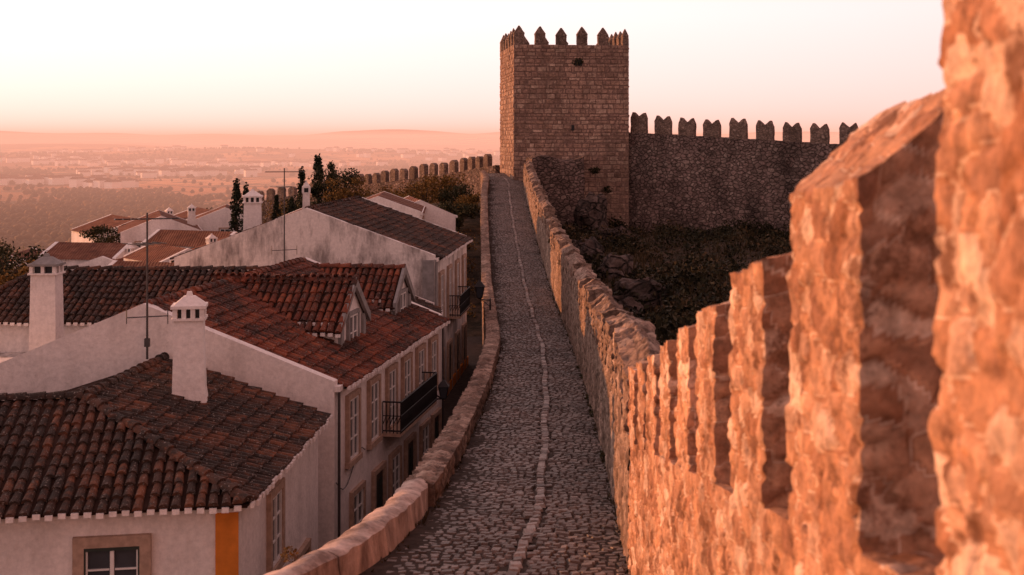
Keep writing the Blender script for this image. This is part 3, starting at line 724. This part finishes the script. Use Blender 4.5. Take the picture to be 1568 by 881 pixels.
# ---------------------------------------------------------------- vegetation
def leaves(mb,c,r,n,size,mi,clump=None):
    c=np.array(c,float)
    for _ in range(n):
        d=rng.normal(size=3); d/=np.linalg.norm(d); rr=rng.random()**.4
        p=c+d*rr*np.array(r); a=unit(rng.normal(size=3)); b=unit(np.cross(a,rng.normal(size=3))); s=size*random.uniform(.6,1.3)
        mb.add([p-a*s,p-b*s*.6,p+a*s,p+b*s*.6],[(0,1,2,3)],mi)
def tree(name,x,y,h,r,kind='round',leaf='leaf_d',z=None):
    z=gz(x,y) if z is None else z; mb=MB(); tr=min(.25,h*.035)
    if kind=='cypress':
        mb.tube((x,y,z),(x,y,z+h*.8),tr,.03,6,0)
        for i in range(70):
            t=random.uniform(.06,1); pr=r*(math.sin(math.pi*min(1,(t*.9+.12))**.8))**.7*(1 if t<.9 else .6)
            a=random.uniform(0,6.28); q=pr*random.uniform(.2,.75)
            leaves(mb,(x+q*math.cos(a),y+q*math.sin(a),z+h*t),(r*.35,r*.35,h*.06),30,.16*max(.6,h/9),1)
    else:
        top=z+h; ch=h*(.6 if kind=='round' else .32); cz=top-ch/2
        mb.tube((x,y,z),(x+.1,y,cz),tr,tr*.55,7,0)
        for i in range(14):
            a=random.uniform(0,6.28); el=random.uniform(-.5,.9); q=r*random.uniform(.35,.85)
            p=(x+q*math.cos(a),y+q*math.sin(a),cz+el*ch*.42)
            mb.tube((x+.05,y,z+h*.4),p,tr*.4,.02,5,0)
            rr=r*random.uniform(.28,.45); leaves(mb,p,(rr,rr,rr*(.75 if kind=='round' else .45)),110,.11*max(1,h/6),1)
        leaves(mb,(x,y,cz+ch*.1),(r*.6,r*.6,ch*.35),160,.11*max(1,h/6),1)
    return mb.obj(name,['bark',leaf])
for (x,y,zt,h,r) in ((-22.0,99,-3.3,6.5,.8),(-21.0,98,-3.6,5.5,.65),(-20,118,-2.6,8,.8),(-18.6,119,-1.7,9,1.05),(-17.6,121,-2.3,8,1.1),(-20.5,108,-4.9,4,.5),(-19,107,-5.0,4,.5)):
    tree('cypress_tree',x,y,h,r,'cypress','leaf_c',zt-h)
for (x,y,zt,h,r,kd,lf) in ((-16.6,118,-2.4,6,2.6,'round','leaf_d'),(-15.3,116,-3.3,6,2.3,'round','leaf_w'),(-13.5,116,-4.6,5,2.0,'round','leaf_w'),(-11,122,-4.5,5,2.4,'round','leaf_w'),(-8.5,118,-3.5,5.5,2.6,'round','leaf_w'),(-6.6,119,-3.3,5,2.3,'round','leaf_w'),
  (-5.0,116,-4.0,4,1.9,'round','leaf_d'),(-4.0,112,-4.9,3,1.4,'round','leaf_w'),(-4.6,106,-5.2,3,1.7,'round','leaf_d'),(-33,102,-7.0,5,2.4,'umbrella','leaf_d'),(-18,110,-5.0,4,2.4,'round','leaf_d'),(-14.5,108,-5.4,4,2.1,'round','leaf_d'),
  (-41,98,-8.5,6,2.6,'round','leaf_d'),(-39.5,92,-9.4,5,2.3,'round','leaf_w'),(-37.5,88,-9.0,6,2.6,'round','leaf_d'),(-45,110,-9,7,3,'round','leaf_d'),(-34,90,-10.2,4,2,'round','leaf_w'),(-15,130,-6.0,5,2.6,'round','leaf_d'),(-23,126,-6.2,5,2.6,'round','leaf_w'),(-29,128,-7.0,5,3,'round','leaf_d'),
  (-5.5,104,-6.2,3,1.5,'round','leaf_d'),(-4.2,96,-7.2,2.4,1.2,'round','leaf_w'),(-28.5,71,-5.6,6,2.2,'round','leaf_d'),(-26.8,67,-6.6,5,1.9,'round','leaf_w'),(-32,79,-6.6,6,2.5,'round','leaf_d'),(-29.5,76,-7.6,5,2,'round','leaf_w'),(-36,84,-8.0,6,2.5,'round','leaf_d'),
  (-12,135,-5.8,5,2.4,'round','leaf_d'),(-9,140,-5.2,5,2.4,'round','leaf_w')):
    tree('leafy_tree' if kd=='round' else 'umbrella_pine_tree',x,y,h,r,kd,lf,zt-h)
mb=MB()
for i in range(280):
    y=random.uniform(40,122); x=random.uniform(3.6,6+ (y-35)*.32)
    z=gz(x,y); r=random.uniform(.4,1.8)
    leaves(mb,(x,y,z+r*.35),(r,r,r*.65),int(80*r)+30,.13,random.choice([0,0,0,0,1]))
for i in range(60):
    t=random.random(); x=12+t*22+random.uniform(-2.5,-1.2); y=125-t*13; r=random.uniform(.5,1.3); z=gz(x,y)
    leaves(mb,(x,y,z+r*.4),(r,r,r*.8),110,.13,0)
mb.obj('shrubs',['leaf_s','grassm'])
mb=MB()
for i in range(6000):
    y=random.uniform(35,122); x=random.uniform(3.2,6+(y-35)*.32); z=gz(x,y)+.1
    for k in range(3):
        a=random.uniform(0,6.28); h=random.uniform(.15,.5); dx,dy=math.cos(a)*.04,math.sin(a)*.04; lx,ly=random.uniform(-.15,.15),random.uniform(-.15,.15)
        mb.add([(x-dx,y-dy,z-.2),(x+dx,y+dy,z-.2),(x+lx,y+ly,z+h)],[(0,1,2)],0)
mb.obj('grass',['grassm'])
mb=MB()
leaves(mb,(-3.05,17.0,-5.68),(.13,.13,.12),150,.022,0)
for (x,y,r) in ((-2.9,85,.9),(-3.2,91,1),(-2.6,78,.7),(-3.4,98,1.2)):
    leaves(mb,(x-.3,y,gz(x,y)+r*.4),(r,r,r),200,.09,0)
mb.obj('roadside_shrubs',['leaf_w'])
mb=MB()
for i in range(26):
    y=random.uniform(24,110); a=R(y); leaves(mb,(a[1]-.05,y,a[2]+.05+random.choice([0,0,a[3]-1])),(.12,.25,.14),40,.045,0)
for (s,z) in ((8.2,-3),(9.5,-5),(3,-5),(6.5,8.0)): 
    p=FL+fd*s+fn_*.1; leaves(mb,(p[0],p[1],z),(.6,.25,.4),120,.12,0)
mb.obj('wall_plants',['leaf_d'])
def rockmesh(x,y,z,r,sx=1,sz=1,seed=0):
    mb=MB()
    def fn(u,v,w):
        p=V(u-.5,v-.5,w-.5)*2; q=p/ max(np.linalg.norm(p),1e-6)*(.55+.45*np.max(np.abs(p)))
        nn=mn.noise(Vector(q*1.6+seed))*.45+mn.noise(Vector(q*4+seed))*.2
        q=q*(1+nn)
        return (x+q[0]*r*sx,y+q[1]*r,z+q[2]*r*sz)
    mb.rbox(fn,10,10,10,.14,1.3,0); return mb.obj('rock',['rock'])
for k,a in enumerate(((7.6,116,-7.4,1.8,.9,1.3),(8.6,113,-9.0,1.4,1.2,.9),(5.4,84,-8.8,1.7,.8,1.2),(6.9,66,-8.9,1.4,1.0,1.0),(5.2,61,-8.9,1.2,1,1),(5.0,90,-8.6,1.4,1,1),(10.5,119,-10,1.6,1.3,1),(6.2,75,-8.7,1.5,.9,1.1))):
    rockmesh(*a,seed=k*3.1)
mb=MB()
def blob(x,y,s):
    z=gz(x,y); n=7; vs=[];
    for zz,rr in ((0,.55),(.35,1),(.75,.75)):
        for k in range(n):
            a=6.283*k/n+zz; q=s*rr*random.uniform(.7,1.15); vs.append((x+q*math.cos(a),y+q*math.sin(a),z+s*1.5*zz+random.uniform(-.1,.1)*s))
    vs.append((x,y,z+s*1.5)); fs=[]
    for l in range(2):
        for k in range(n): fs.append((l*n+k,l*n+(k+1)%n,(l+1)*n+(k+1)%n,(l+1)*n+k))
    for k in range(n): fs.append((2*n+k,2*n+(k+1)%n,3*n))
    mb.add(vs,fs,0)
cnt=0
while cnt<7500:
    y=230+ (random.random()**1.5)*3800; u=random.uniform(-.46,.02); x=u*y+random.uniform(-40,40)
    d=mn.noise(Vector((x*.004,y*.0025,9)))+.5*mn.noise(Vector((x*.012,y*.008,2)))
    if d<.12 and random.random()<.95: continue
    blob(x,y,random.uniform(2,4.6)); cnt+=1
for (cx,cy,nxx,nyy,sx,sy,an) in ((-330,900,26,16,11,22,.2),(-520,1250,30,14,12,24,-.1),(-150,1100,30,14,12,24,.1)):
    for i in range(nxx):
        for j in range(nyy):
            dx,dy=(i-nxx/2)*sx,(j-nyy/2)*sy; blob(cx+dx*math.cos(an)-dy*math.sin(an),cy+dx*math.sin(an)+dy*math.cos(an),random.uniform(2,2.8))
mb.obj('distant_trees',['leaf_v'],None,True)

# ---------------------------------------------------------------- antennas, lamps
def yagi(mb,c,d,L,n,el):
    c=np.array(c,float);d=unit(d);x=V(-d[1],d[0],0)
    mb.tube(c-d*L/2,c+d*L/2,.018,.018,5)
    for i in range(n):
        p=c-d*L/2+d*L*i/(n-1); w=el*(1-.4*i/(n-1)); mb.tube(p-x*w/2,p+x*w/2,.012,.012,4)
def antenna(name,x,y,z0,z1,ang):
    mb=MB(); mb.tube((x,y,z0),(x,y,z1),.03,.022,6)
    d=V(math.cos(ang),math.sin(ang),0)
    yagi(mb,(x,y,z1-.15),d,1.5,9,.55); yagi(mb,(x,y,z1-.75),V(math.cos(ang+.6),math.sin(ang+.6),0),.7,4,1.0)
    mb.tube((x-.5,y,z0+1.0),(x+.5,y,z0+1.05),.014,.014,4)
    for k in (-.5,.5): mb.tube((x+k,y,z0+.85),(x+k,y,z0+1.2),.012,.012,4)
    mb.obox((x,y,z0+.4),V(1,0,0),V(0,1,0),.12,.1,.2)
    return mb.obj(name,['metal'])
antenna('tv_antenna',-8.85,30.1,-5.3,-1.75,.3); antenna('tv_antenna',-9.1,49.6,-5.4,-1.1,.15)
def lantern(mb,c,s=1.0):
    c=np.array(c,float)
    def ring(z,r): return [c+V(r*math.cos(math.pi/4+i*math.pi/2),r*math.sin(math.pi/4+i*math.pi/2),z)*s for i in range(4)]
    b=ring(-.25,.11);t=ring(.1,.2); mb.hexa(b+t,1)
    for i in range(4): mb.tube(b[i],t[i],.015*s,.015*s,4,0)
    mb.hexa(ring(.1,.24)+ring(.28,.05),0); mb.tube(c+V(0,0,.28)*s,c+V(0,0,.4)*s,.03*s,.01*s,5,0); mb.hexa(ring(-.3,.06)+ring(-.25,.12),0)
mb=MB(); p=Rc+d2*9.9+UP*-8.2; lantern(mb,p+o2n*.6,1.1); mb.tube(p,p+o2n*.6+UP*.0-UP*.33,.025,.025,5); mb.tube(p-UP*.35,p+o2n*.6-UP*.3,.025,.025,5)
mb.tube(p,p-UP*.5,.03,.03,5); mb.obj('wall_lantern',['iron','glass'])
mb=MB(); a=R(60); p=V(a[0]-.25,60,0); zt=a[2]+.5
mb.tube(p+UP*zt,p+UP*(zt+.6),.045,.035,7); mb.tube(p+UP*(zt+.5),p+V(-.5,0,0)+UP*(zt+.55),.028,.028,5); mb.tube(p+UP*(zt+.2),p+V(-.4,0,0)+UP*(zt+.52),.02,.02,5)
lantern(mb,p+V(-.5,0,0)+UP*(zt+1.02),1.5); mb.obj('street_lamp',['iron','glass'])
mb=MB(); 
for s in (.15,12.1): q=Rc+d2*s+o2n*.08; mb.tube(q+UP*-6.3,q+UP*-11.5,.04,.04,6)
pp=[Rc+d2*t+o2n*.05+UP*(-8.6-.35*math.sin(t*2.2)) for t in np.linspace(0,2.6,10)]
for a,b in zip(pp[:-1],pp[1:]): mb.tube(a,b,.015,.015,4)
mb.obj('drain_pipes',['metal'],g2)
mb=MB(); 
for y in range(8,80,4):
    a,b=R(y),R(y+4); zz=-11.55
    mb.quad((-7,y,zz),(a[0]-.3,y,zz),(b[0]-.3,y+4,zz),(-7,y+4,zz))
mb.obj('lane_pavement',['dirt'])

# ---------------------------------------------------------------- haze filling the valley
mb=MB(); x0,x1,y0,y1,z0,z1=-13000,13000,190,17000,-140,45
mb.hexa([(x0,y0,z0),(x1,y0,z0),(x1,y1,z0),(x0,y1,z0),(x0,y0,z1),(x1,y0,z1),(x1,y1,z1),(x0,y1,z1)])
hz=bpy.data.materials.new('emissive_haze'); hz.use_nodes=True; nt=hz.node_tree; nt.nodes.clear()
o=nt.nodes.new('ShaderNodeOutputMaterial')
DEN=3.0e-4
va=nt.nodes.new('ShaderNodeVolumeAbsorption'); va.inputs['Color'].default_value=(0,0,0,1); va.inputs['Density'].default_value=DEN
ve=nt.nodes.new('ShaderNodeEmission'); ve.inputs[0].default_value=(1,.45,.32,1); ve.inputs[1].default_value=DEN*1.15  # self-emission stands in for sunlight scattered by the valley air
ad=nt.nodes.new('ShaderNodeAddShader'); nt.links.new(va.outputs[0],ad.inputs[0]); nt.links.new(ve.outputs[0],ad.inputs[1])
nt.links.new(ad.outputs[0],o.inputs['Volume'])
mb.obj('emissive_haze',[hz])

# ---------------------------------------------------------------- light
AZ=math.radians(62); EL=math.radians(6)
sd=Vector((-math.sin(AZ)*math.cos(EL),math.cos(AZ)*math.cos(EL),math.sin(EL)))
L=bpy.data.lights.new('sun','SUN'); L.energy=5.0; L.angle=math.radians(.6); L.color=(1,.37,.12)
lo=bpy.data.objects.new('sun',L); lo.rotation_euler=(-sd).to_track_quat('-Z','Y').to_euler(); sc.collection.objects.link(lo)
w=bpy.data.worlds.new('World'); sc.world=w; w.use_nodes=True; nt=w.node_tree; nt.nodes.clear()
wo=nt.nodes.new('ShaderNodeOutputWorld'); bg=nt.nodes.new('ShaderNodeBackground'); bg.inputs[1].default_value=.1
sky=nt.nodes.new('ShaderNodeTexSky'); sky.sky_type='NISHITA'; sky.sun_disc=False; sky.sun_elevation=EL; sky.sun_rotation=-AZ; sky.dust_density=3
tc=nd(nt,'ShaderNodeTexCoord').outputs['Generated']
dt_=nd(nt,'ShaderNodeVectorMath',{0:tc,1:tuple(Vector((-.8,.6,0)).normalized())},operation='DOT_PRODUCT').outputs['Value']
z_=nd(nt,'ShaderNodeSeparateXYZ',{0:tc}).outputs[2]
az=ramp(nt,mth(nt,'ADD',mth(nt,'MULTIPLY',dt_,.5),.5),[(0,(.48,.3,.275)),(.5,(.68,.49,.47)),(.68,(.76,.63,.63)),(.82,(.85,.73,.72)),(1,(1,.88,.81))])
el=ramp(nt,z_,[(0,(1,.83,.78)),(.1,(1,.98,.96)),(.35,(.84,.73,.73)),(1,(.46,.36,.38))])
base=mix(nt,1.0,mix(nt,1.0,az,el,'MULTIPLY'),(16.3,16.3,16.3),'MULTIPLY')
fin=mix(nt,.04,base,mix(nt,1.0,sky.outputs[0],(1,.85,.85),'MULTIPLY'))
nt.links.new(fin,bg.inputs[0]); nt.links.new(bg.outputs[0],wo.inputs[0])

# ---------------------------------------------------------------- camera
cam=bpy.data.cameras.new('camera'); co=bpy.data.objects.new('camera',cam); sc.collection.objects.link(co); sc.camera=co
co.location=(0,0,0); co.rotation_euler=(math.radians(90),0,0)
cam.sensor_width=36; cam.lens=36*1900/1568; cam.shift_y=-225/1568; cam.clip_start=.1; cam.clip_end=40000
cam.dof.use_dof=True; cam.dof.focus_distance=50; cam.dof.aperture_fstop=1.8
